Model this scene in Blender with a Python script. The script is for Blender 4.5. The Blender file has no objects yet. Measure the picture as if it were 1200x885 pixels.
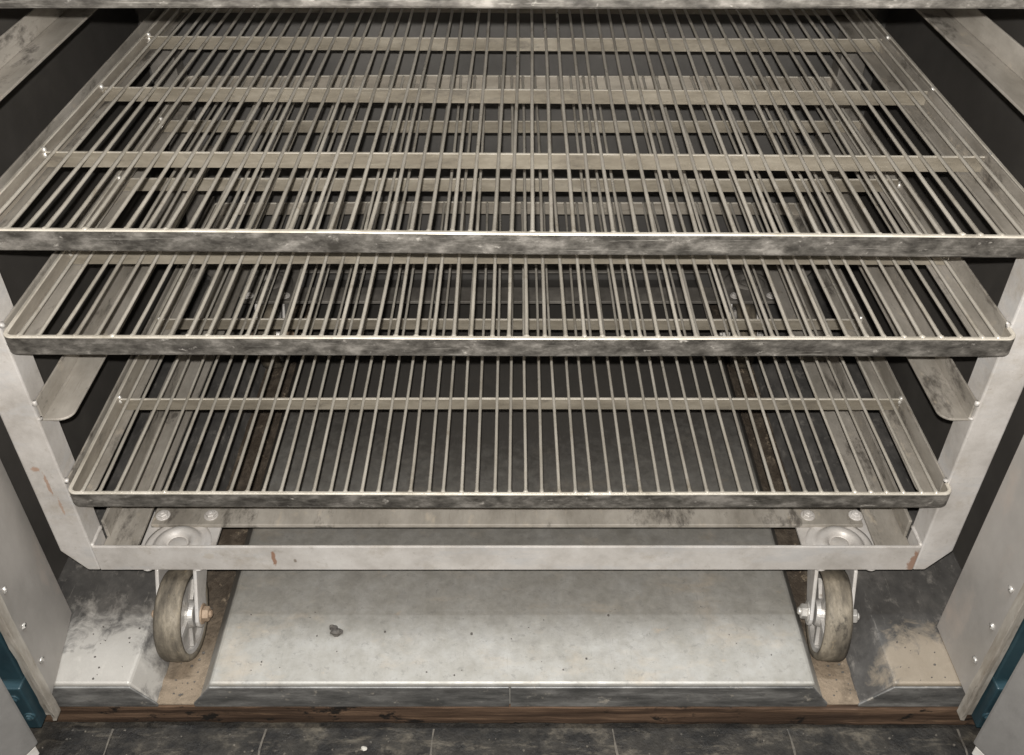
import bpy, bmesh, math, random
from mathutils import Vector, Matrix
random.seed(7)
S = bpy.context.scene
COL = S.collection
R = math.radians
FL = 1.17            # camera height above the shop floor

# ------------------------------------------------------------------ materials
def mat(name, cols, scale=(8, 8, 8), detail=6, metallic=0.0, rough=(0.4, 0.6), bump=0.1, bump_scale=60,
        stains=(), spots=(), lo=0.3, hi=0.7, spec=0.5, bump_dist=0.002, aniso_bump=None, var=0.0, scratch=None):
    m = bpy.data.materials.new(name); m.use_nodes = True
    nt = m.node_tree; N = nt.nodes; L = nt.links
    for n in list(N): N.remove(n)
    out = N.new('ShaderNodeOutputMaterial'); b = N.new('ShaderNodeBsdfPrincipled')
    L.new(b.outputs[0], out.inputs[0])
    tc = N.new('ShaderNodeTexCoord'); oi = N.new('ShaderNodeObjectInfo')
    mul = N.new('ShaderNodeMath'); mul.operation = 'MULTIPLY'; mul.inputs[1].default_value = 37.0
    L.new(oi.outputs['Random'], mul.inputs[0])
    add = N.new('ShaderNodeVectorMath'); add.operation = 'ADD'
    L.new(tc.outputs['Object'], add.inputs[0]); L.new(mul.outputs[0], add.inputs[1])
    def noise(sc, det=6, rg=0.6, dist=0.0):
        mp = N.new('ShaderNodeMapping'); mp.inputs['Scale'].default_value = sc
        L.new(add.outputs[0], mp.inputs[0])
        t = N.new('ShaderNodeTexNoise'); t.inputs['Scale'].default_value = 1.0
        t.inputs['Detail'].default_value = det; t.inputs['Roughness'].default_value = rg
        t.inputs['Distortion'].default_value = dist
        L.new(mp.outputs[0], t.inputs['Vector'])
        return t.outputs['Fac']
    def rng(sock, a, c, x=0.0, y=1.0):
        r = N.new('ShaderNodeMapRange'); r.clamp = True
        r.inputs[1].default_value = a; r.inputs[2].default_value = c
        r.inputs[3].default_value = x; r.inputs[4].default_value = y
        L.new(sock, r.inputs[0]); return r.outputs[0]
    ramp = N.new('ShaderNodeValToRGB'); e = ramp.color_ramp.elements
    n = len(cols)
    while len(e) < n: e.new(0.5)
    for i, c in enumerate(cols):
        e[i].position = lo + (hi - lo) * i / max(1, n - 1); e[i].color = (*c, 1)
    base = noise(scale, detail, 0.68, 0.1)
    L.new(base, ramp.inputs[0]); cur = ramp.outputs[0]
    rough_sock = rng(noise((scale[0]*1.7, scale[1]*1.7, scale[2]*1.7), 5), 0.35, 0.65, rough[0], rough[1])
    def mix(cur, fac, col):
        mx = N.new('ShaderNodeMix'); mx.data_type = 'RGBA'
        L.new(fac, mx.inputs[0]); L.new(cur, mx.inputs[6]); mx.inputs[7].default_value = (*col, 1)
        return mx.outputs[2]
    if var:
        cur = mix(cur, rng(oi.outputs['Random'], 0, 1, 0, var), (0.05, 0.042, 0.033))
    if scratch:                                  # fine directional scratches
        col, sc, amt = scratch
        cur = mix(cur, rng(noise(sc, 4, 0.8), 0.60, 0.72, 0, amt), col)
    met = None
    for st in stains:
        col, sc, a, c, amt = st[:5]
        f = rng(noise(sc, 9, 0.72, 0.15), a, c, 0, amt)
        cur = mix(cur, f, col)
        if len(st) > 5:                         # stain also dulls the metal and roughens
            mx = N.new('ShaderNodeMath'); mx.operation = 'MULTIPLY_ADD'
            L.new(f, mx.inputs[0]); mx.inputs[1].default_value = st[5]; L.new(rough_sock, mx.inputs[2])
            rough_sock = mx.outputs[0]
            iv = rng(f, 0, 1, 1, 0)
            if met is None: met = rng(iv, 0, 1, 0, metallic)
            else:
                mm = N.new('ShaderNodeMath'); mm.operation = 'MULTIPLY'
                L.new(met, mm.inputs[0]); L.new(iv, mm.inputs[1]); met = mm.outputs[0]
    for (cx, cy, cz, rx, ry, rz, col, amt, *soft) in spots:
        v = N.new('ShaderNodeVectorMath'); v.operation = 'SUBTRACT'
        L.new(tc.outputs['Object'], v.inputs[0]); v.inputs[1].default_value = (cx, cy, cz)
        d = N.new('ShaderNodeVectorMath'); d.operation = 'DIVIDE'
        L.new(v.outputs[0], d.inputs[0]); d.inputs[1].default_value = (rx, ry, rz)
        ln = N.new('ShaderNodeVectorMath'); ln.operation = 'LENGTH'; L.new(d.outputs[0], ln.inputs[0])
        k = (0.35 if min(rx, rz) < .03 else 1.6) / min(rx, rz, ry)
        if soft: k = soft[0]
        s = N.new('ShaderNodeMath'); s.operation = 'MULTIPLY_ADD'
        L.new(noise((k, k, k), 6, 0.7, 0.5), s.inputs[0]); s.inputs[1].default_value = (soft[1] if len(soft) > 1 else 2.6)
        L.new(ln.outputs['Value'], s.inputs[2])
        cur = mix(cur, rng(s.outputs[0], *((soft[2], soft[3]) if len(soft) > 3 else (1.5, 2.7) if soft else (1.9, 2.2)), amt, 0), col)
    L.new(cur, b.inputs['Base Color'])
    L.new(rough_sock, b.inputs['Roughness'])
    if met is not None: L.new(met, b.inputs['Metallic'])
    else: b.inputs['Metallic'].default_value = metallic
    b.inputs['Specular IOR Level'].default_value = spec
    if bump:
        bs = aniso_bump or (bump_scale,)*3
        ad = N.new('ShaderNodeMath'); ad.operation = 'ADD'
        L.new(noise(bs, 8, 0.7), ad.inputs[0]); L.new(noise((5, 5, 5), 1), ad.inputs[1])
        bp = N.new('ShaderNodeBump'); bp.inputs['Strength'].default_value = bump
        bp.inputs['Distance'].default_value = bump_dist
        L.new(ad.outputs[0], bp.inputs['Height']); L.new(bp.outputs[0], b.inputs['Normal'])
    return m

RUST = (0.22, 0.095, 0.04); TAN = (0.40, 0.31, 0.21); SOOT = (0.022, 0.020, 0.018)
M = {}
paint = dict(scale=(12, 12, 12), detail=11, metallic=0.2, rough=(0.36, 0.58), bump=0.2, bump_scale=140,
             lo=0.30, hi=0.68, scratch=((0.24, 0.215, 0.18), (70, 70, 70), .5))
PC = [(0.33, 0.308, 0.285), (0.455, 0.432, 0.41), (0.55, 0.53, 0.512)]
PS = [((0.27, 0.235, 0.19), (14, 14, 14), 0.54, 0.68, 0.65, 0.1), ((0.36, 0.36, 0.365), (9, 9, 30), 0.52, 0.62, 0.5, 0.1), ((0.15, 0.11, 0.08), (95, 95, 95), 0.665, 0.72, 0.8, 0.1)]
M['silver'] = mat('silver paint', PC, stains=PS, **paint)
M['silver_rust'] = mat('silver paint with rust run', PC, stains=PS, spots=[
    (-0.560, 0.0, 0.378, 0.007, 0.1, 0.006, (.30, .16, .09), .65), (-0.554, 0.0, 0.352, 0.0026, 0.1, 0.024, (.28, .15, .085), .65),
    (-0.549, 0.0, 0.312, 0.0022, 0.1, 0.018, (.3, .17, .1), .55)], **paint)
M['silver_rail'] = mat('silver paint with drips', PC, stains=PS, spots=[
    (-0.302, 0.80, 0.216, 0.0035, 0.1, 0.017, RUST, .8), (-0.275, 0.80, 0.212, 0.003, 0.1, 0.005, (.12, .09, .06), .7),
    (0.53, 0.80, 0.212, 0.008, 0.1, 0.03, RUST, .75),
    (-.385, .80, .222, .008, .1, .006, (.42, .38, .33), .6)], **paint)
M['darker'] = mat('grimy rear paint', [(0.07, 0.064, 0.056), (0.12, 0.11, 0.098), (0.2, 0.185, 0.165)], scale=(14, 14, 14), metallic=0.2, rough=(0.5, 0.7), bump=0.2, bump_scale=120)  # rear cart parts get a darker tone than the front paint
M['runner'] = mat('runner steel', [(0.22, 0.20, 0.172), (0.32, 0.295, 0.26), (0.42, 0.39, 0.35)], scale=(14, 6, 14), detail=11, metallic=0.3,
                  rough=(0.4, 0.6), bump=0.2, bump_scale=120, lo=.35, hi=.67, scratch=((.16, .135, .11), (240, 8, 240), .5),
                  stains=[((0.05, 0.043, 0.036), (24, 10, 24), 0.54, 0.64, 0.85, 0.1), ((0.42, 0.36, 0.28), (50, 26, 50), 0.58, 0.68, 0.5, 0.1)])
M['shelf'] = mat('shelf steel', [(0.17, 0.15, 0.122), (0.28, 0.25, 0.21), (0.40, 0.365, 0.31)], scale=(5, 5, 22), metallic=0.3,
                 rough=(0.36, 0.55), bump=0.16, bump_scale=130,
                 stains=[((0.06, 0.052, 0.045), (13, 13, 40), 0.58, 0.68, 0.75, 0.1), ((0.50, 0.46, 0.39), (60, 60, 60), 0.64, 0.72, 0.6, 0.1)], scratch=((.15, .13, .105), (14, 14, 300), .5))
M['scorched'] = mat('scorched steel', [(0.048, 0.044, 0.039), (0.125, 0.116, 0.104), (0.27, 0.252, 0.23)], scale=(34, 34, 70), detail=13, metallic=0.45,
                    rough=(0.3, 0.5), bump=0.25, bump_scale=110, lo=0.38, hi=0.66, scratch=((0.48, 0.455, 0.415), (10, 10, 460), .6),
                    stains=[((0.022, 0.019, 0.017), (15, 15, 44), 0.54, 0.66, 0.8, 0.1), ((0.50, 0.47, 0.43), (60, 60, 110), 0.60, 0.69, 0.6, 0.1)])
M['bar'] = mat('crossbar steel', [(0.14, 0.122, 0.095), (0.22, 0.195, 0.155), (0.31, 0.28, 0.23)], scale=(10, 10, 34), detail=10, metallic=0.35,
                 rough=(0.36, 0.55), bump=0.16, bump_scale=130, scratch=((0.40, 0.37, 0.31), (10, 10, 380), .4),
                 stains=[((0.06, 0.052, 0.042), (18, 18, 44), 0.54, 0.68, 0.75, 0.1), ((0.03, 0.025, 0.02), (90, 90, 90), 0.65, 0.72, 0.7, 0.1)])
M['wire'] = mat('shelf wire', [(0.48, 0.445, 0.38), (0.64, 0.60, 0.53), (0.74, 0.70, 0.63)], scale=(20, 9, 20), metallic=0.45,
                rough=(0.26, 0.42), bump=0.12, bump_scale=200, var=.28,
                stains=[((0.15, 0.125, 0.09), (24, 16, 24), 0.53, 0.68, 0.8, 0.1), ((0.06, 0.05, 0.04), (60, 70, 60), 0.66, 0.72, 0.7, 0.1)])
M['lit_edge'] = mat('top edge highlight', [(0.42, 0.385, 0.32), (0.58, 0.54, 0.47), (0.70, 0.66, 0.59)], scale=(18, 18, 18), metallic=0.4, rough=(0.28, 0.45), bump=0.1,
                stains=[((0.16, 0.14, 0.11), (24, 24, 24), 0.58, 0.70, 0.7, 0.1)])  # light catching the top edges, put into the colour of upward faces
M['weld'] = mat('weld bead', [(0.5, 0.48, 0.45), (0.7, 0.68, 0.64)], scale=(60, 60, 60), metallic=0.6, rough=(0.3, 0.45), bump=0.3, bump_scale=300)
M['plate'] = mat('galvanised floor plate', [(0.245, 0.235, 0.21), (0.295, 0.285, 0.262), (0.34, 0.333, 0.315)], scale=(30, 26, 30), detail=12, metallic=0.25,
                 rough=(0.40, 0.58), bump=0.16, bump_scale=150, scratch=((0.17, 0.165, 0.155), (330, 40, 60), .5),
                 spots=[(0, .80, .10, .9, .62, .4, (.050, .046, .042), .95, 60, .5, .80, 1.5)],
                 stains=[((0.38, 0.30, 0.21), (9, 15, 9), 0.53, 0.67, 0.30, 0.1), ((0.15, 0.145, 0.135), (90, 110, 60), 0.56, 0.66, 0.6, 0.05),
                         ((0.46, 0.33, 0.20), (22, 28, 28), 0.63, 0.72, 0.35, 0.15), ((0.03, 0.027, 0.024), (75, 75, 75), 0.735, 0.755, 0.9, 0.1)])
M['block'] = mat('dusty dark plate', [(0.045, 0.043, 0.042), (0.085, 0.081, 0.077), (0.16, 0.15, 0.14)], scale=(18, 12, 18), detail=12, metallic=0.25,
                 rough=(0.4, 0.65), bump=0.15, bump_scale=120, scratch=((0.24, 0.225, 0.205), (200, 18, 60), .6),
                 spots=[(0.55, 0.01, 0.10, 0.075, 0.085, 0.08, (.27, .225, .17), .8, 30, 2.2, 1.75, 2.15), (-0.54, 0.0, 0.10, 0.11, 0.12, 0.09, (.38, .36, .33), .88, 30, 2.2, 1.7, 2.2)],
                 stains=[((0.27, 0.25, 0.225), (50, 34, 50), 0.57, 0.70, 0.6, 0.1), ((0.035, 0.032, 0.03), (40, 40, 40), .56, .68, .7, .1)])
M['lip'] = mat('plate front lip', [(0.075, 0.075, 0.073), (0.15, 0.147, 0.142), (0.27, 0.265, 0.255)], scale=(14, 14, 50), detail=12, metallic=0.4,
               rough=(0.36, 0.58), bump=0.18, bump_scale=110, lo=.36, hi=.68, scratch=((0.34, 0.33, 0.31), (12, 12, 320), .6),
               stains=[((0.045, 0.043, 0.041), (30, 30, 60), 0.55, 0.66, 0.8, 0.1), ((0.40, 0.36, 0.30), (50, 50, 50), 0.60, 0.7, 0.7, 0.1)])
M['sand'] = mat('groove dust', [(0.035, 0.028, 0.022), (0.075, 0.060, 0.046), (0.13, 0.105, 0.08)], scale=(60, 40, 60), detail=12, rough=(0.85, 0.95), bump=0.8, bump_scale=160, bump_dist=.004,
                spots=[(-.43, .03, .055, .07, .10, .06, (.21, .165, .12), .92, 45), (.42, .02, .055, .05, .09, .05, (.23, .18, .13), .9, 45)],
                stains=[((0.05, 0.038, 0.028), (34, 26, 34), 0.47, 0.56, 0.85), ((.36, .29, .21), (70, 50, 70), .58, .66, .6), ((.03, .024, .018), (120, 120, 120), .62, .68, .8)], spec=0.2)
M['wall'] = mat('oven wall', [(0.034, 0.031, 0.028), (0.050, 0.046, 0.042), (0.075, 0.069, 0.062)], scale=(6, 3, 3), metallic=0.2,
                rough=(0.5, 0.65), bump=0.06, bump_scale=60)
M['back'] = mat('oven back wall', [(0.065, 0.062, 0.058), (0.095, 0.09, 0.085), (0.135, 0.128, 0.12)], scale=(4, 4, 4), metallic=0.3,
                rough=(0.45, 0.6), bump=0.08, bump_scale=60)
M['jamb'] = mat('jamb sheet', [(0.27, 0.255, 0.235), (0.34, 0.32, 0.30), (0.40, 0.38, 0.36)], scale=(5, 5, 4), metallic=0.35,
                rough=(0.42, 0.6), bump=0.10, bump_scale=80,
                stains=[((0.42, 0.33, 0.27), (7, 7, 5), 0.55, 0.7, 0.45, 0.1), ((0.08, 0.07, 0.06), (60, 60, 25), 0.68, 0.74, 0.7, 0.1)])
M['trim'] = mat('worn trim', [(0.22, 0.19, 0.155), (0.34, 0.31, 0.27), (0.5, 0.475, 0.43)], scale=(40, 40, 9), metallic=0.4,
                rough=(0.4, 0.6), bump=0.25, bump_scale=90, stains=[((0.06, 0.05, 0.04), (60, 60, 16), 0.58, 0.68, 0.8, 0.1)])
M['teal'] = mat('teal enamel', [(0.010, 0.024, 0.032), (0.015, 0.036, 0.046), (0.025, 0.05, 0.06)], scale=(9, 9, 9), rough=(0.35, 0.55), bump=0.12, bump_scale=80,
                stains=[((0.40, 0.42, 0.42), (55, 55, 30), 0.68, 0.72, 0.8), ((0.02, 0.022, 0.024), (20, 20, 14), 0.56, 0.68, 0.8)])
M['door'] = mat('door steel', [(0.20, 0.195, 0.185), (0.27, 0.26, 0.25), (0.33, 0.32, 0.31)], scale=(6, 6, 6), metallic=0.4,
                rough=(0.42, 0.6), bump=0.12, bump_scale=90,
                stains=[((0.10, 0.095, 0.09), (14, 14, 10), 0.56, 0.7, 0.6, 0.1), ((0.55, 0.54, 0.52), (90, 90, 14), 0.70, 0.74, 0.6, 0.1)],)
M['white'] = mat('chipped white', [(0.5, 0.48, 0.45), (0.68, 0.66, 0.63)], scale=(30, 30, 30), rough=(0.6, 0.8), bump=0.2)
M['wood'] = mat('scorched timber', [(0.020, 0.012, 0.008), (0.065, 0.040, 0.026), (0.17, 0.108, 0.07)], scale=(3.5, 60, 85), detail=8, rough=(0.65, 0.85), bump=0.6,
                aniso_bump=(6, 160, 220), bump_dist=0.003, lo=0.33, hi=0.68, spec=0.25,
                stains=[((0.008, 0.007, 0.006), (13, 20, 22), 0.56, 0.60, 0.95), ((0.26, 0.17, 0.105), (5, 90, 130), 0.60, 0.7, 0.6)])
M['tyre'] = mat('worn rubber', [(0.035, 0.030, 0.024), (0.115, 0.098, 0.075), (0.25, 0.215, 0.165)], scale=(46, 16, 16), rough=(0.6, 0.85), bump=0.35, bump_scale=120,
                stains=[((0.28, 0.22, 0.14), (70, 26, 26), 0.58, 0.68, 0.6), ((0.01, 0.009, 0.008), (50, 30, 30), 0.58, 0.66, 0.7)], spec=0.3)
M['cast'] = mat('cast wheel', [(0.30, 0.29, 0.27), (0.42, 0.40, 0.38), (0.52, 0.50, 0.47)], scale=(25, 25, 25), metallic=0.45, rough=(0.38, 0.55), bump=0.2, bump_scale=140,
                stains=[((0.14, 0.11, 0.08), (50, 50, 50), 0.58, 0.68, 0.7, 0.1)])
M['zinc'] = mat('zinc bolt', [(0.45, 0.43, 0.40), (0.58, 0.56, 0.53)], scale=(60, 60, 60), metallic=0.6, rough=(0.3, 0.45), bump=0.1)
M['brown_nut'] = mat('rusty bolt', [(0.22, 0.15, 0.10), (0.34, 0.26, 0.19)], scale=(80, 80, 80), metallic=0.3, rough=(0.5, 0.7), bump=0.2)
M['concrete'] = mat('shop floor', [(0.008, 0.0072, 0.0065), (0.026, 0.023, 0.019), (0.10, 0.086, 0.066)], scale=(22, 26, 22), detail=12, rough=(0.5, 0.85), bump=0.7, bump_scale=70,
                    lo=0.38, hi=0.72, bump_dist=0.006, spec=0.35,
                    stains=[((0.15, 0.13, 0.10), (14, 60, 14), 0.55, 0.70, 0.6), ((0.006, 0.0055, 0.005), (18, 26, 18), 0.52, 0.60, 0.9),
                            ((0.26, 0.235, 0.19), (130, 160, 130), 0.66, 0.74, 0.5)])
M['joint'] = mat('floor joint', [(0.05, 0.044, 0.036), (0.13, 0.115, 0.095)], scale=(40, 40, 40), rough=(0.8, 0.95), bump=0.4, stains=[((0.02, .02, .02), (20, 20, 20), .5, .6, .9)])
M['tan_grit'] = mat('tan grit', [(0.10, 0.075, 0.05), (0.30, 0.23, 0.16)], scale=(300, 300, 300), rough=(0.8, 0.95), bump=0.4)
M['clump'] = mat('burnt clump', [(0.03, 0.027, 0.024), (0.10, 0.09, 0.08)], scale=(120, 120, 120), rough=(0.6, 0.9), bump=0.5)
M['crumb'] = mat('pale crumb', [(0.25, 0.235, 0.205), (0.42, 0.40, 0.36)], scale=(120, 120, 120), rough=(0.7, 0.9), bump=0.5)

# ------------------------------------------------------------------ mesh helpers
def obj(name, bm, m, parent=None, bevel=0.0, smooth=False, seg=2):
    bmesh.ops.recalc_face_normals(bm, faces=bm.faces)
    me = bpy.data.meshes.new(name); bm.to_mesh(me); bm.free()
    for mm in (m if isinstance(m, (list, tuple)) else [m]): me.materials.append(mm)
    if smooth:
        for p in me.polygons: p.use_smooth = True
    o = bpy.data.objects.new(name, me); COL.objects.link(o)
    if parent: o.parent = parent
    if bevel:
        b = o.modifiers.new('bevel', 'BEVEL'); b.width = bevel; b.segments = seg; b.limit_method = 'ANGLE'; b.angle_limit = R(35)
        b.harden_normals = False
    return o
def box(bm, x0, x1, y0, y1, z0, z1):
    v = [bm.verts.new(p) for p in ((x0,y0,z0),(x1,y0,z0),(x1,y1,z0),(x0,y1,z0),(x0,y0,z1),(x1,y0,z1),(x1,y1,z1),(x0,y1,z1))]
    for f in ((0,3,2,1),(4,5,6,7),(0,1,5,4),(1,2,6,5),(2,3,7,6),(3,0,4,7)): bm.faces.new([v[i] for i in f])
    return v
def prism(bm, pts, axis, a, b):
    """pts: 2-D outline; axis 'x': (y,z), 'y': (x,z), 'z': (x,y)"""
    def P(p, t): return {'x': (t, p[0], p[1]), 'y': (p[0], t, p[1]), 'z': (p[0], p[1], t)}[axis]
    A = [bm.verts.new(P(p, a)) for p in pts]; B = [bm.verts.new(P(p, b)) for p in pts]
    bm.faces.new(A); bm.faces.new(B[::-1])
    n = len(pts)
    for i in range(n): bm.faces.new((A[i], B[i], B[(i+1) % n], A[(i+1) % n]))
def lathe(bm, prof, axis, c, n=32, a0=0, closed=False):
    """prof: (r, h) pairs along axis"""
    rings = []
    for r, h in prof:
        ring = []
        for k in range(n):
            a = a0 + 2*math.pi*k/n; u, v = r*math.cos(a), r*math.sin(a)
            p = {'x': (h, u, v), 'y': (u, h, v), 'z': (u, v, h)}[axis]
            ring.append(bm.verts.new((c[0]+p[0], c[1]+p[1], c[2]+p[2])))
        rings.append(ring)
    m = len(rings)
    for i in range(m if closed else m-1):
        p, q = rings[i], rings[(i+1) % m]
        for k in range(n): bm.faces.new((p[k], p[(k+1) % n], q[(k+1) % n], q[k]))
    if not closed:
        bm.faces.new(rings[0]); bm.faces.new(rings[-1])
def tube(bm, pts, radii, n=8):
    rings = []
    for i, p in enumerate(pts):
        p = Vector(p)
        d = Vector(pts[min(i+1, len(pts)-1)]) - Vector(pts[max(i-1, 0)]); d.normalize()
        u = d.cross(Vector((0, 0, 1)));
        if u.length < 1e-3: u = d.cross(Vector((0, 1, 0)))
        u.normalize(); w = u.cross(d)
        r = radii[i] if isinstance(radii, (list, tuple)) else radii
        rings.append([bm.verts.new(p + r*(math.cos(2*math.pi*k/n)*u + math.sin(2*math.pi*k/n)*w)) for k in range(n)])
    for a, b in zip(rings, rings[1:]):
        for k in range(n): bm.faces.new((a[k], a[(k+1) % n], b[(k+1) % n], b[k]))
    bm.faces.new(rings[0]); bm.faces.new(rings[-1])
def blob(bm, c, r, jit=0.25, sub=2):
    res = bmesh.ops.create_icosphere(bm, subdivisions=sub, radius=1.0)
    rx, ry, rz = r if isinstance(r, (tuple, list)) else (r, r, r)
    for v in res['verts']:
        k = 1 + random.uniform(-jit, jit)
        v.co = Vector((c[0]+v.co.x*rx*k, c[1]+v.co.y*ry*k, c[2]+v.co.z*rz*k))
def bead(p, q, r=0.0026, step=0.004):
    """a lumpy weld seam from p to q"""
    bm = bmesh.new(); p, q = Vector(p), Vector(q); n = max(2, int((q-p).length/step))
    pts = [p.lerp(q, i/n) + Vector([random.uniform(-.0003, .0003) for _ in range(3)]) for i in range(n+1)]
    tube(bm, pts, [r*random.uniform(.88, 1.12) for _ in pts], 8)
    return bm
def hexbolt(bm, c, axis, sgn, r=0.0075, h=0.006, washer=True):
    a0 = random.uniform(0, 1)
    if washer: lathe(bm, [(r*1.35, -0.001*sgn), (r*1.35, 0.0012*sgn), (r*1.25, 0.0017*sgn)], axis, c, 20)
    lathe(bm, [(r, 0.0014*sgn), (r, h*sgn*.8), (r*.86, h*sgn)], axis, c, 6, a0)
    lathe(bm, [(r*.5, h*sgn*.9), (r*.5, h*sgn*1.25), (r*.3, h*sgn*1.4)], axis, c, 12)
def thing(name, label, cat, loc=(0, 0, 0), rz=0, group=None):
    o = bpy.data.objects.new(name, None); COL.objects.link(o)
    o.empty_display_size = 0.05
    o.location = loc; o.rotation_euler = (0, 0, rz)
    tag(o, label, cat, group); return o
def tag(o, label=None, cat=None, group=None, kind=None):
    if label: o['label'] = label
    if cat: o['category'] = cat
    if group: o['group'] = group
    if kind: o['kind'] = kind

# ------------------------------------------------------------------ shop floor and sill timber
bm = bmesh.new()
bmesh.ops.create_grid(bm, x_segments=2, y_segments=2, size=1)
for v in bm.verts: v.co = Vector((v.co.x*3.0, v.co.y*2.0 + 0.3, 0))
fl = obj('shop_floor', bm, M['concrete']); tag(fl, kind='structure')
bm = bmesh.new()
def joint(p, q, w):
    p, q = Vector(p), Vector(q); n = 24; d = (q-p).normalized(); s = Vector((-d.y, d.x))
    L_, R_ = [], []
    for i in range(n+1):
        c = p.lerp(q, i/n) + s*random.uniform(-.0015, .0015); k = w*random.uniform(.4, 1)
        L_.append(bm.verts.new((c.x-s.x*k, c.y-s.y*k, .004))); R_.append(bm.verts.new((c.x+s.x*k, c.y+s.y*k, .004)))
    for i in range(n): bm.faces.new((L_[i], R_[i], R_[i+1], L_[i+1]))
for x in (-.535, -.33, -.105, .135, .37, .60): joint((x, .70), (x+random.uniform(-.03, .03), .35), .0018)
joint((-.9, .645), (.9, .640), .0016); joint((-.9, .44), (.9, .44), .0016)
jo = obj('floor_joint', bm, M['joint']); tag(jo, kind='structure')

bm = bmesh.new()
nx = 60
ring = []
for i in range(nx+1):
    x = -.66 + 1.32*i/nx
    j = lambda a: random.uniform(-a, a)
    ring.append([bm.verts.new(p) for p in ((x, .709+j(.001), .003), (x, .706+j(.0008), .012+j(.001)), (x, .7065+j(.0008), .043), (x, .711, .0495), (x, .80, .0495), (x, .80, .003))])
for a, b in zip(ring, ring[1:]):
    for k in range(6): bm.faces.new((a[k], a[(k+1) % 6], b[(k+1) % 6], b[k]))
bm.faces.new(ring[0]); bm.faces.new(ring[-1])
wb = obj('timber_sill', bm, M['wood'])
wb.rotation_euler = (0, 0, R(-0.25))
tag(wb, 'brown scorched timber beam lying on the dark floor under the metal sill of the oven', 'beam')

# ------------------------------------------------------------------ the oven
Z = lambda zc: zc + FL
oven = thing('industrial_oven', 'open grey oven chamber with teal front frame and doors, around the rack cart', 'oven', (0, .705, 0))
def OV(name, bm, m, bevel=0.0, parent=None, **k):
    for v in bm.verts: v.co.y -= .705
    return obj(name, bm, m, parent or oven, bevel, **k)
YF, YB = .705, 1.66
zt, zg = .1013, .055
# centre floor plate: folded sheet with sloped sides, open ended channel filled solid
bm = bmesh.new()
prism(bm, [(-.389, zt), (.389, zt), (.412, zg-.002), (-.414, zg-.002)], 'y', YF, YB)
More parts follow.
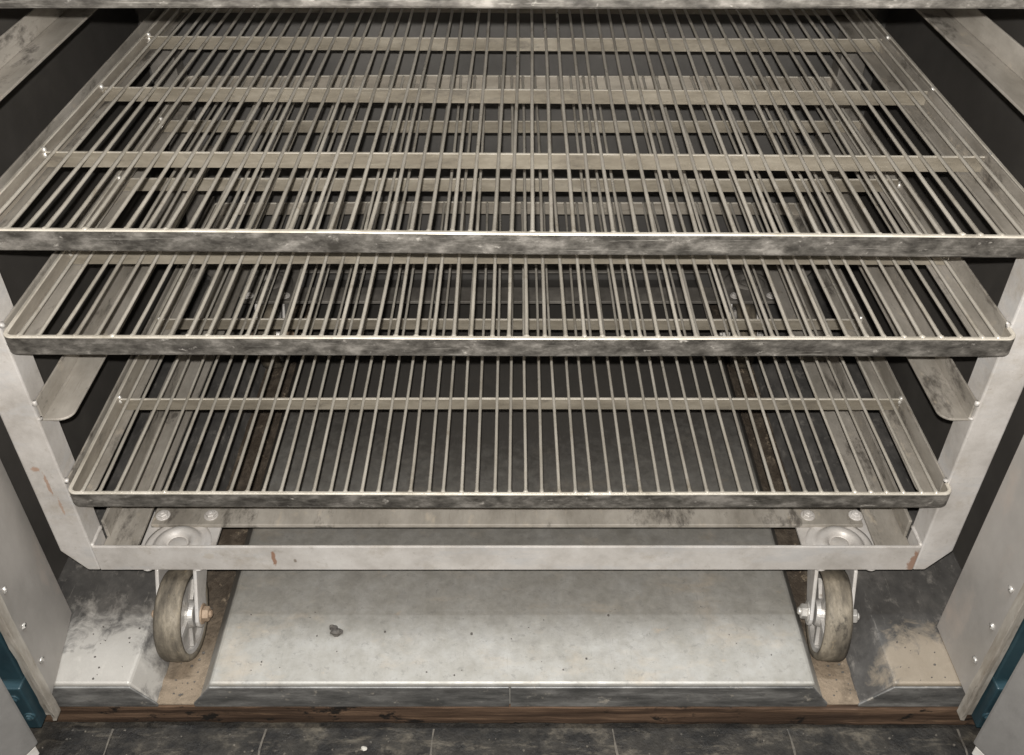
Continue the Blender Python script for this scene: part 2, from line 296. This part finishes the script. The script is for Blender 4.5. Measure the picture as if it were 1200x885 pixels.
# splay the front corners outward like a mitred fold
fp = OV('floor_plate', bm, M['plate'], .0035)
for x0, x1 in ((-.4165, -.0035), (-.0020, .4130)):
    bm = bmesh.new()
    sx0 = x0 + .027 if x0 < -.3 else x0; sx1 = x1 - .026 if x1 > .3 else x1
    prism(bm, [(x0, zg-.001), (x0, zg+.006), (sx0, zt-.004), (sx1, zt-.004), (x1, zg+.006), (x1, zg-.001)], 'y', YF-.0035, YF-.0004)
    OV('front_lip', bm, M['lip'], .0012, parent=None)
for s in (-1, 1):
    bm = bmesh.new()
    xi, xb = (.492, .466) if s < 0 else (.492, .456)
    prism(bm, [(s*xi, zt), (s*.70, zt), (s*.70, zg-.002), (s*xb, zg-.002)], 'y', YF, YB)
    OV('side_floor_plate', bm, M['block'], .0035)
    bm = bmesh.new()
    prism(bm, [(s*(xb-.002), zg-.001), (s*(xb-.002), zg+.004), (s*(xi-.001), zt-.004), (s*.60, zt-.004), (s*.60, zg-.001)], 'y', YF-.0035, YF-.0004)
    OV('front_lip', bm, M['lip'], .0012)
    # groove with drifted dust
    bm = bmesh.new()
    n = 60; cols = 7
    g = []
    for i in range(n+1):
        y = YF + .001 + (YB-YF-.002)*(i/n)**1.5
        g.append([bm.verts.new((s*(.405+.072*k/(cols-1)), y, zg + random.uniform(-.002, .001) + (.005 if k in (0, cols-1) else 0))) for k in range(cols)])
    for a, b in zip(g, g[1:]):
        for k in range(cols-1): bm.faces.new((a[k], a[k+1], b[k+1], b[k]))
    for k in range(cols-1): 
        a, b = g[0][k], g[0][k+1]
        c = bm.verts.new((b.co.x, b.co.y, zg-.003)); d = bm.verts.new((a.co.x, a.co.y, zg-.003)); bm.faces.new((a, b, c, d))
    OV('wheel_groove', bm, M['sand'], smooth=True)
    # chamber wall
    bm = bmesh.new(); box(bm, s*.645, s*.74, .8165 if s < 0 else .7945, YB, zt+.001, 1.7); OV('side_wall', bm, M['wall'], .001)
    # jamb lining
    xj = .583 if s < 0 else .575
    bm = bmesh.new()
    prism(bm, [(s*xj, .687), (s*xj if s > 0 else -.604, .793 if s > 0 else .815), (s*.6995, .793 if s > 0 else .815), (s*.6995, .687)], 'z', zt+.0015, 1.7); jb = OV('jamb_panel', bm, M['jamb'], .0015)
    zs = [.16+.068*k for k in range(12)]
    for z in zs:
        bm = bmesh.new(); lathe(bm, [(.0042, 0), (.004, .0012), (.0028, .0024), (.0009, .0029)], 'x', (0, 0, 0), 14)
        for v in bm.verts: v.co = Vector((s*(xj + (.0015 if s < 0 else 0)) - s*(v.co.x), v.co.y+.700+random.uniform(-.002, .002), v.co.z+z))
        OV('rivet', bm, M['zinc'], parent=jb, smooth=True)
    # trim channel on the jamb's front edge
    bm = bmesh.new()
    nn = 40
    for (xa, xb_, ya, yb) in ((xj-.002, xj+.003, .672, .6865), (xj+.0035, xj+.0155, .680, .6865)):
        rg = []
        for i in range(nn+1):
            z = .070 + (1.6-.070)*(i/nn)**1.6; j = random.uniform(-.0007, .0007)
            rg.append([bm.verts.new((s*xx + j, yy + random.uniform(-.0006, .0006), z)) for xx, yy in ((xa, ya), (xb_, ya), (xb_, yb), (xa, yb))])
        for a, b in zip(rg, rg[1:]):
            for k in range(4): bm.faces.new((a[k], a[(k+1) % 4], b[(k+1) % 4], b[k]))
        bm.faces.new(rg[0]); bm.faces.new(rg[-1])
    OV('trim_strip', bm, M['trim'], .0006)
    # teal front frame
    bm = bmesh.new(); box(bm, s*(xj+.017), s*.95, .677, .6865, .152, 1.7); OV('front_frame', bm, M['teal'], .002)
    bm = bmesh.new(); box(bm, s*(xj+.018), s*.95, .666, .6865, .062, .149); ft = OV('frame_foot', bm, M['teal'], .002)
    for (x, z) in ((xj+.032, .128), (xj+.024, .090)):
        bm = bmesh.new(); hexbolt(bm, (s*x, .666, z), 'y', -1, .0055, .004)
        OV('bolt', bm, M['teal'], parent=ft)
    # door swung open
    px, py = (-.607, .658) if s < 0 else (.5905, .658)
    d = Vector((s*.476, -.88, 0)).normalized(); nrm = Vector((s*.88, .476, 0)).normalized()
    def DQ(bm, l0, l1, t0, t1, z0, z1):
        vs = box(bm, l0, l1, t0, t1, z0, z1)
        for v in vs:
            c = v.co; v.co = Vector((px, py, 0)) + d*c.x + nrm*c.y + Vector((0, 0, c.z))
    bm = bmesh.new(); DQ(bm, 0, .62, 0, .035, .040, 1.6); dr = OV('door', bm, M['door'], .004)
    bm = bmesh.new(); DQ(bm, .004, .6, .004, .022, .018, .038); OV('bottom_seal', bm, M['white'], .002, parent=dr)
    if s > 0:                                    # scuffed white marks on the door face
        bm = bmesh.new()
        for (l, z, ln, h) in ((.070, .175, .028, .003), (.072, .169, .034, .002), (.070, .163, .024, .003), (.071, .156, .03, .002), (.069, .150, .02, .0025), (.078, .182, .018, .002)):
            pts = []
            for q in range(9):
                u = q/8; pts.append((l + ln*u, z + .004*u + random.uniform(-.001, .001)))
            up = [bm.verts.new(Vector((px, py, 0)) + d*a - nrm*.0006 + Vector((0, 0, b + h*random.uniform(.3, .6)))) for a, b in pts]
            dn = [bm.verts.new(Vector((px, py, 0)) + d*a - nrm*.0006 + Vector((0, 0, b - h*random.uniform(.3, .6)))) for a, b in pts]
            for q in range(8): bm.faces.new((up[q], up[q+1], dn[q+1], dn[q]))
        OV('scuff_mark', bm, M['white'], parent=dr)
bm = bmesh.new(); box(bm, -.74, .74, YB, YB+.04, zg-.002, 1.7); OV('back_wall', bm, M['back'])
bm = bmesh.new(); box(bm, -.95, .95, .690, YB+.04, 1.7005, 1.78); OV('roof', bm, M['wall'])

# ------------------------------------------------------------------ the cart
XI, XO, YC, YR = .533, .575, .814, 1.54
cart = thing('oven_cart', 'silver painted steel rack cart on four casters, holding the wire shelves', 'cart', (-.007, YC, 0))
def CT(name, bm, m, bevel=0.0, parent=None, **k):
    for v in bm.verts: v.co.y -= YC
    return obj(name, bm, m, parent or cart, bevel, **k)
zb, zr = Z(-.976), Z(-.931)
# spots in the materials are in the cart's local frame (y ~ 0): shift them
for mm in ('silver_rust', 'silver_rail'):
    for n in M[mm].node_tree.nodes:
        if n.bl_idname == 'ShaderNodeVectorMath' and n.operation == 'SUBTRACT':
            v = n.inputs[1].default_value; v[1] = 0.0
ZTOP = 1.62
for s in (-1, 1):
    for y0, y1 in ((YC, YC+.038), (YR-.038, YR)):
        bm = bmesh.new()
        prism(bm, [(s*XO, ZTOP), (s*XO, Z(-.939)), (s*.549, zb), (s*XI, zb), (s*XI, ZTOP)], 'y', y0, y1)
        lg = CT('leg', bm, M['silver_rust'] if (s < 0 and y0 == YC) else M['silver'] if y0 == YC else M['darker'], .002)
        if y0 == YC:
            CT('weld', bead((s*XI, YC+.002, zr), (s*XI, YC+.036, zr), .003), M['silver'], parent=lg, smooth=True)
    # base side rail (angle: flange inward)
    bm = bmesh.new()
    box(bm, s*(XI-.046), s*(XI-.0005), YC+.0075, YR-.0075, Z(-.961), Z(-.956))
    box(bm, s*(XI-.005), s*(XI-.0005), YC+.0395, YR-.0395, Z(-.9555), Z(-.925))
    CT('side_rail', bm, M['runner'], .001)
# front and rear rails
for y0, sg in ((YC, 1), (YR, -1)):
    bm = bmesh.new()
    a, b = sorted((y0, y0+sg*.004)); box(bm, -XI+.0002, XI-.0002, a, b, zb, zr)
    a, b = sorted((y0+sg*.0041, y0+sg*.007)); box(bm, -XI+.0008, XI-.0008, a, b, zb+.001, zb+.004)
    CT('front_rail' if sg > 0 else 'rear_rail', bm, M['silver_rail'] if sg > 0 else M['darker'], .0012)
CX = .446
CASTERS = ((-.441, .852, R(0), 1), (CX, .852, R(-7), -1), (-CX, 1.49, R(3), 1), (CX, 1.49, R(-4), -1))
for y0 in (.8835, 1.425):
    bm = bmesh.new()
    box(bm, -XI+.047, XI-.047, y0, y0+.046, Z(-.971), Z(-.965))
    box(bm, -XI+.047, XI-.047, y0+.041, y0+.046, Z(-.99), Z(-.9715))
    cm = CT('cross_member', bm, M['runner'] if y0 < 1 else M['darker'], .001)
    for cx in (-.441, CX):
        for dx in (-.032, .034):
            bm = bmesh.new(); hexbolt(bm, (cx+dx, y0+.017, Z(-.965)), 'z', 1, .0072, .0055); CT('bolt', bm, M['silver'], .0005, parent=cm)
def caster(cx, cy, ang, inn):
    zp = Z(-.9715)
    def place(bm):
        for v in bm.verts:
            x, y = v.co.x, v.co.y
            v.co.x = cx + (.002 if cx < 0 else -.005) + x*math.cos(ang) - y*math.sin(ang); v.co.y = cy + x*math.sin(ang) + y*math.cos(ang)
        return bm
    bm = bmesh.new(); box(bm, cx-.050, cx+.050, cy-.035, cy+.062, zp-.005, zp)
    cp = CT('caster', bm, M['silver'] if cy < 1 else M['darker'], .001)
    bm = bmesh.new()
    lathe(bm, [(.0445, -.001), (.0445, .0012), (.040, .0022), (.036, .0012), (.0335, .001), (.031, .005), (.026, .0095), (.021, .0100), (.017, .008), (.0145, .003), (.0135, .0015), (.012, .004), (.008, .0058), (.002, .0062)], 'z', (cx, cy, zp), 48)
    for v in bm.verts: v.co.y = max(v.co.y, YC+.0046)
    CT('raceway', bm, M['silver'] if cy < 1 else M['darker'], parent=cp, smooth=True)
    ay, az, RW, HW = -.050, Z(-1.052), .0628, .0172
    # fork: crown disc and two tapered cheeks
    bm = bmesh.new()
    lathe(bm, [(.022, zp-.0055), (.022, zp-.0085), (.018, zp-.0095)], 'z', (0, 0, 0), 32)
    box(bm, -HW-.0054, HW+.0054, .002, .026, zp-.0165, zp-.0115)
    for s in (-1, 1):
        out = [(-.030, zp-.013), (.026, zp-.013), (.024, zp-.03)]
        out += [(ay + .0185*math.cos(t), az + .0185*math.sin(t)) for t in [R(15 - 210*k/10) for k in range(11)]]
        prism(bm, out, 'x', s*(HW+.0055), s*(HW+.0105))
    CT('fork', place(bm), M['silver'], .0015, parent=cp)
    bm = bmesh.new()
    lathe(bm, [(RW-.010, -HW+.001), (RW-.003, -HW), (RW-.0007, -HW+.004), (RW, 0), (RW-.0007, HW-.004), (RW-.003, HW), (RW-.010, HW-.001)], 'x', (0, ay, az), 64, closed=True)
    CT('tyre', place(bm), M['tyre'], parent=cp, smooth=True)
    bm = bmesh.new()
    lathe(bm, [(RW-.0102, -HW+.0012), (RW-.0102, HW-.0012), (RW-.0155, HW-.003), (RW-.0165, .005), (RW-.0165, -.005), (RW-.0155, -HW+.003)], 'x', (0, ay, az), 64, closed=True)
    lathe(bm, [(.006, -HW-.002), (.017, -HW-.002), (.019, -HW+.004), (.020, 0), (.019, HW-.004), (.017, HW+.002), (.006, HW+.002)], 'x', (0, ay, az), 32)
    lathe(bm, [(.0185, -.0095), (RW-.0164, -.0085), (RW-.0164, .0085), (.0185, .0095)], 'x', (0, ay, az), 48, closed=True)
    for k in range(5):
        t = 2*math.pi*k/5 + .5
        c, sn = math.cos(t), math.sin(t); w = .004
        P = lambda r, q: (ay + r*c - q*sn, az + r*sn + q*c)
        prism(bm, [P(.018, -w*1.3), P(RW-.0163, -w), P(RW-.0163, w), P(.018, w*1.3)], 'x', -.0135, .0135)
    CT('wheel_rim', place(bm), M['cast'], .0008, parent=cp)
    for q in (1, -1):
        bm = bmesh.new(); hexbolt(bm, (q*inn*(HW+.0105), ay, az), 'x', q*inn, .0105, .0095)
        CT('axle_bolt', place(bm), M['brown_nut'] if cx < 0 else M['zinc'], .0006, parent=cp)
    if cy < 1:
        for dx in (-.032, .034):
            bm = bmesh.new(); lathe(bm, [(.0085, -.0003), (.0085, -.003), (.007, -.0052), (.003, -.0062)], 'z', (cx+dx, YC+.009, zb), 16)
            CT('nut', bm, M['silver'], parent=cp, smooth=True)
for c in CASTERS: caster(*c)
# runners
SLOTS = [.331, .454, .562, .684, .800, .917]
for zf in SLOTS:
    for s in (-1, 1):
        bm = bmesh.new()
        xa, xb = XI-.0005, XI-(.035 if zf in (.454, .800) else .0265)
        y0, y1, r = YC+.004, YR-.002, .016
        pts = [(xa, y0), (xb+r, y0)] + [(xb+r-r*math.sin(t), y0+r-r*math.cos(t)) for t in [R(15*k) for k in range(1, 7)]] + [(xb, y1), (xa, y1)]
        prism(bm, [(s*x, y) for x, y in pts], 'z', zf-.0032, zf-.0002)
        box(bm, s*(xa-.0028), s*(xa-.0003), y0+.0006, y1, zf, zf+.026)
        rn = CT('runner', bm, M['runner'], .0008)
        for (p, q) in (((s*(xa-.001), y0-.002, zf+.003), (s*(xa-.001), y0-.002, zf+.0015)), ((s*(xa-.001), y0-.001, zf+.022), (s*(xa-.001), y0-.001, zf+.027))):
            CT('weld', bead(p, q, .003, .002), M['silver'], parent=rn, smooth=True)

# ------------------------------------------------------------------ wire shelves
HX, DY, SH, TH, RC = .5315, .725, .024, .0050, .013
BARS = (.183, .368, .556)
NW = 53
WZ = SH - .0026
def shelf_frame_bm(seed):
    rnd = random.Random(seed)
    path = []
    def arc(cx, cy, a0):
        for k in range(9):
            a = R(a0 + 90*k/8); path.append((cx+RC*math.cos(a), cy+RC*math.sin(a), math.cos(a), math.sin(a)))
    ph = [rnd.uniform(0, 6) for _ in range(4)]
    n = 28
    for i in range(1, n): path.append((-HX+RC + 2*(HX-RC)*i/n, 0, 0, -1))
    arc(HX-RC, RC, -90)
    for i in range(1, 12): path.append((HX, RC+(DY-2*RC)*i/12, 1, 0))
    arc(HX-RC, DY-RC, 0)
    for i in range(1, n): path.append((HX-RC - 2*(HX-RC)*i/n, DY, 0, 1))
    arc(-HX+RC, DY-RC, 90)
    for i in range(1, 12): path.append((-HX, DY-RC-(DY-2*RC)*i/12, -1, 0))
    arc(-HX+RC, RC, 180)
    c = .0011
    prof = [(0, c*2), (0, SH-c*1.4), (-c*.5, SH-c*.4), (-c*1.3, SH), (-TH+c, SH), (-TH, SH-c), (-TH, c), (-TH+c, 0), (-c*2, 0), (-c*.6, c*.6)]
    bm = bmesh.new(); rings = []
    for (x, y, nx_, ny_) in path:
        w = .0009*math.sin(3.1*x*2+ph[0]) + .0005*math.sin(11*x+ph[1]); wz = .0007*math.sin(4*x+ph[2]) + .0004*math.sin(13*x+ph[3])
        rings.append([bm.verts.new((x+nx_*(o+w), y+ny_*(o+w), z+wz)) for o, z in prof])
    m = len(path); k = len(prof)
    for i in range(m):
        a, b = rings[i], rings[(i+1) % m]
        for j in range(k): bm.faces.new((a[j], a[(j+1) % k], b[(j+1) % k], b[j]))
    bmesh.ops.recalc_face_normals(bm, faces=bm.faces)
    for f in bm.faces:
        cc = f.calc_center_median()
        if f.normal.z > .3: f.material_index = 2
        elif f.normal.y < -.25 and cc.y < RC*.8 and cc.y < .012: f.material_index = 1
    return bm
def wire_bm(seed):
    rnd = random.Random(seed); pts, rad = [], []
    n = 16; a, p = rnd.uniform(-.0022, .0022), rnd.uniform(0, 3); az = rnd.uniform(-.0006, .0002)
    y0, y1 = .0022, DY-.003
    for y, r in ((y0, .0024), (y0+.0025, rnd.uniform(.0028, .0039)), (y0+.0055, .0027), (y0+.008, .0022)): pts.append((0, y, .0004)); rad.append(r)
    for i in range(1, n):
        u = i/n; pts.append((a*math.sin(math.pi*u)+.0004*math.sin(7*u+p), y0+.008+(y1-y0-.016)*u, az*math.sin(math.pi*u*2))); rad.append(.00205)
    for y, r in ((y1-.008, .0023), (y1-.004, .0031), (y1, .0031)): pts.append((0, y, .0004)); rad.append(r)
    bm = bmesh.new(); tube(bm, pts, rad, 8); return bm
def link_mesh(name, me, parent, loc):
    o = bpy.data.objects.new(name, me); COL.objects.link(o); o.parent = parent; o.location = loc; return o
def build_shelf(label, loc, rz):
    t = thing('wire_shelf', label, 'shelf', loc, rz, 'wire shelves in the oven cart')
    obj('frame', shelf_frame_bm(3), [M['shelf'], M['scorched'], M['lit_edge']], t, smooth=False)
    proto = None
    for y in BARS:
        bm = bmesh.new()
        n = 24; rg = []
        for i in range(n+1):
            x = -HX+TH+.0003 + 2*(HX-TH-.0003)*i/n; b = .0008*math.sin(5*x+y*9)
            rg.append([bm.verts.new((x, yy+b, zz)) for yy, zz in ((-.0021, .0015), (.0021, .0015), (.0021, SH-.0052), (.0012, SH-.0046), (-.0012, SH-.0046), (-.0021, SH-.0052))])
        for a, b in zip(rg, rg[1:]):
            for k in range(6): bm.faces.new((a[k], a[(k+1) % 6], b[(k+1) % 6], b[k]))
        bm.faces.new(rg[0]); bm.faces.new(rg[-1])
        bmesh.ops.recalc_face_normals(bm, faces=bm.faces)
        for f in bm.faces:
            if f.normal.z > .3: f.material_index = 1
        cb = obj('crossbar', bm, [M['bar'], M['lit_edge']], t); cb.location = (0, y, 0)
        for s in (-1, 1):
            bm = bmesh.new()
            for q in range(3): blob(bm, (s*(HX-TH-.002), random.uniform(-.003, .003), .010+.0055*q), (.0034, .0032, .0042), .12)
            w = obj('weld', bm, M['weld'], cb, smooth=True)
    mesh_wires = []
    for k in range(10):
        o = obj('wire', wire_bm(k), M['wire'], t, smooth=True); mesh_wires.append(o)
    px = (2*HX - 2*.0205)/(NW-1)
    for i in range(NW):
        x = -HX + .0205 + px*i
        if i < 10: o = mesh_wires[i]
        else:
            o = mesh_wires[random.randrange(10)].copy(); COL.objects.link(o); o.parent = t
        o.location = (x + random.uniform(-.0016, .0016), 0, WZ + random.uniform(-.0005, .0001))
        o.rotation_euler = (0, 0, random.uniform(-.0028, .0028))
    return t
def children(o): return [c for c in bpy.data.objects if c.parent == o]
def copy_shelf(src, label, loc, rz, seed):
    t = src.copy(); COL.objects.link(t); t.location = loc; t.rotation_euler = (0, 0, rz); t['label'] = label
    for ch in children(src):
        c = ch.copy(); COL.objects.link(c); c.parent = t
        if c.name.startswith('wire'):
            c.location.x += random.uniform(-.001, .001); c.rotation_euler.z += random.uniform(-.001, .001)
        for g in children(ch):
            d = g.copy(); COL.objects.link(d); d.parent = c
    return t
s1 = build_shelf('lowest wire shelf, just above the bottom rail and casters of the cart', (-.0025, .795, .331), R(0.0))
copy_shelf(s1, 'wire shelf second from the bottom, between the lowest shelf and the widest one', (-.003, .794, .562), R(-.1), 1)
copy_shelf(s1, 'widest wire shelf in view, third from the bottom, running past both photo edges', (0, .7965, .685), R(-.68), 2)
copy_shelf(s1, 'topmost wire shelf, only its front rail showing along the upper edge of the photo', (0, .799, .918), R(.05), 3)

# ------------------------------------------------------------------ loose bits
bm = bmesh.new(); blob(bm, (0, 0, .004), (.0075, .006, .006), .3); blob(bm, (-.004, .003, .008), (.005, .005, .005), .3)
o = obj('burnt_clump', bm, M['clump']); o.location = (-.236, .782, zt); tag(o, 'small dark crumbly clump lying on the bare metal floor plate left of the middle', 'debris')
for (x, y, r, lab) in ((-.196, .672, .004, 'pale rounded crumb on the dark floor against the front of the timber beam'),
                       (-.598,   .632, .005, 'white chip on the dark floor beside the left door corner')):
    bm = bmesh.new(); blob(bm, (0, 0, r*.5), (r, r*.8, r*.7), .22)
    o = obj('crumb', bm, M['crumb']); o.location = (x, y, .001); tag(o, lab, 'debris')
bm = bmesh.new()
for _ in range(150):
    x, y = random.uniform(-.7, .7), random.uniform(.60, .70); r = random.choice((.0008, .001, .0015, .002))
    blob(bm, (x, y, r*.4), r, .3, 1)
o = obj('floor_grit', bm, M['joint']); tag(o, 'scattered fine grit on the dark shop floor along the beam', 'grit', kind='stuff')

bm = bmesh.new()
for _ in range(30):
    x, y = random.uniform(-.37, .37), random.uniform(.715, .83); r = random.choice((.0007, .0009, .0012, .0018))
    blob(bm, (x, y, zt+r*.4), r, .3, 1)
for sgn in (-1, 1):
    for _ in range(34):
        x, y = sgn*random.uniform(.425, .452), random.uniform(.71, .86); r = random.choice((.0006, .0009, .0012, .0018))
        blob(bm, (x, y, zg+r*.4), (r*1.3, r, r*.8), .35, 1)
    for _ in range(14):
        x, y = sgn*random.uniform(.50, .565), random.uniform(.71, .80); r = random.choice((.0007, .001, .0015))
        blob(bm, (x, y, zt+r*.4), r, .3, 1)
o = obj('oven_grit', bm, M['clump']); tag(o, 'dark crumbs and grit scattered over the metal floor plates and wheel channels', 'grit', kind='stuff')

# ------------------------------------------------------------------ light, world, camera
w = bpy.data.worlds.new('World'); S.world = w; w.use_nodes = True
w.node_tree.nodes['Background'].inputs[0].default_value = (1, .96, .9, 1)
w.node_tree.nodes['Background'].inputs[1].default_value = .014
fl_ = bpy.data.lights.new('phone_flash', 'POINT'); fl_.energy = 112; fl_.color = (1, .965, .91); fl_.shadow_soft_size = .004
fo = bpy.data.objects.new('phone_flash', fl_); COL.objects.link(fo); fo.location = (-.004, .0, FL+.026)
al = bpy.data.lights.new('ceiling_lamp', 'AREA'); al.shape = 'RECTANGLE'; al.size = 1.3; al.size_y = .06; al.energy = 76; al.color = (.93, .97, 1)
ao = bpy.data.objects.new('ceiling_lamp', al); COL.objects.link(ao); ao.location = (0, .598, 3.1)
cam = bpy.data.cameras.new('camera'); co = bpy.data.objects.new('camera', cam); COL.objects.link(co)
cam.sensor_width = 36; cam.lens = 36*1112/1200; cam.clip_start = .01; cam.clip_end = 100
co.location = (0, 0, FL); co.rotation_euler = (R(90-38.7), 0, 0)
S.camera = co
S.view_settings.view_transform = 'Standard'; S.view_settings.look = 'None'
S.view_settings.exposure = 0; S.view_settings.gamma = 1
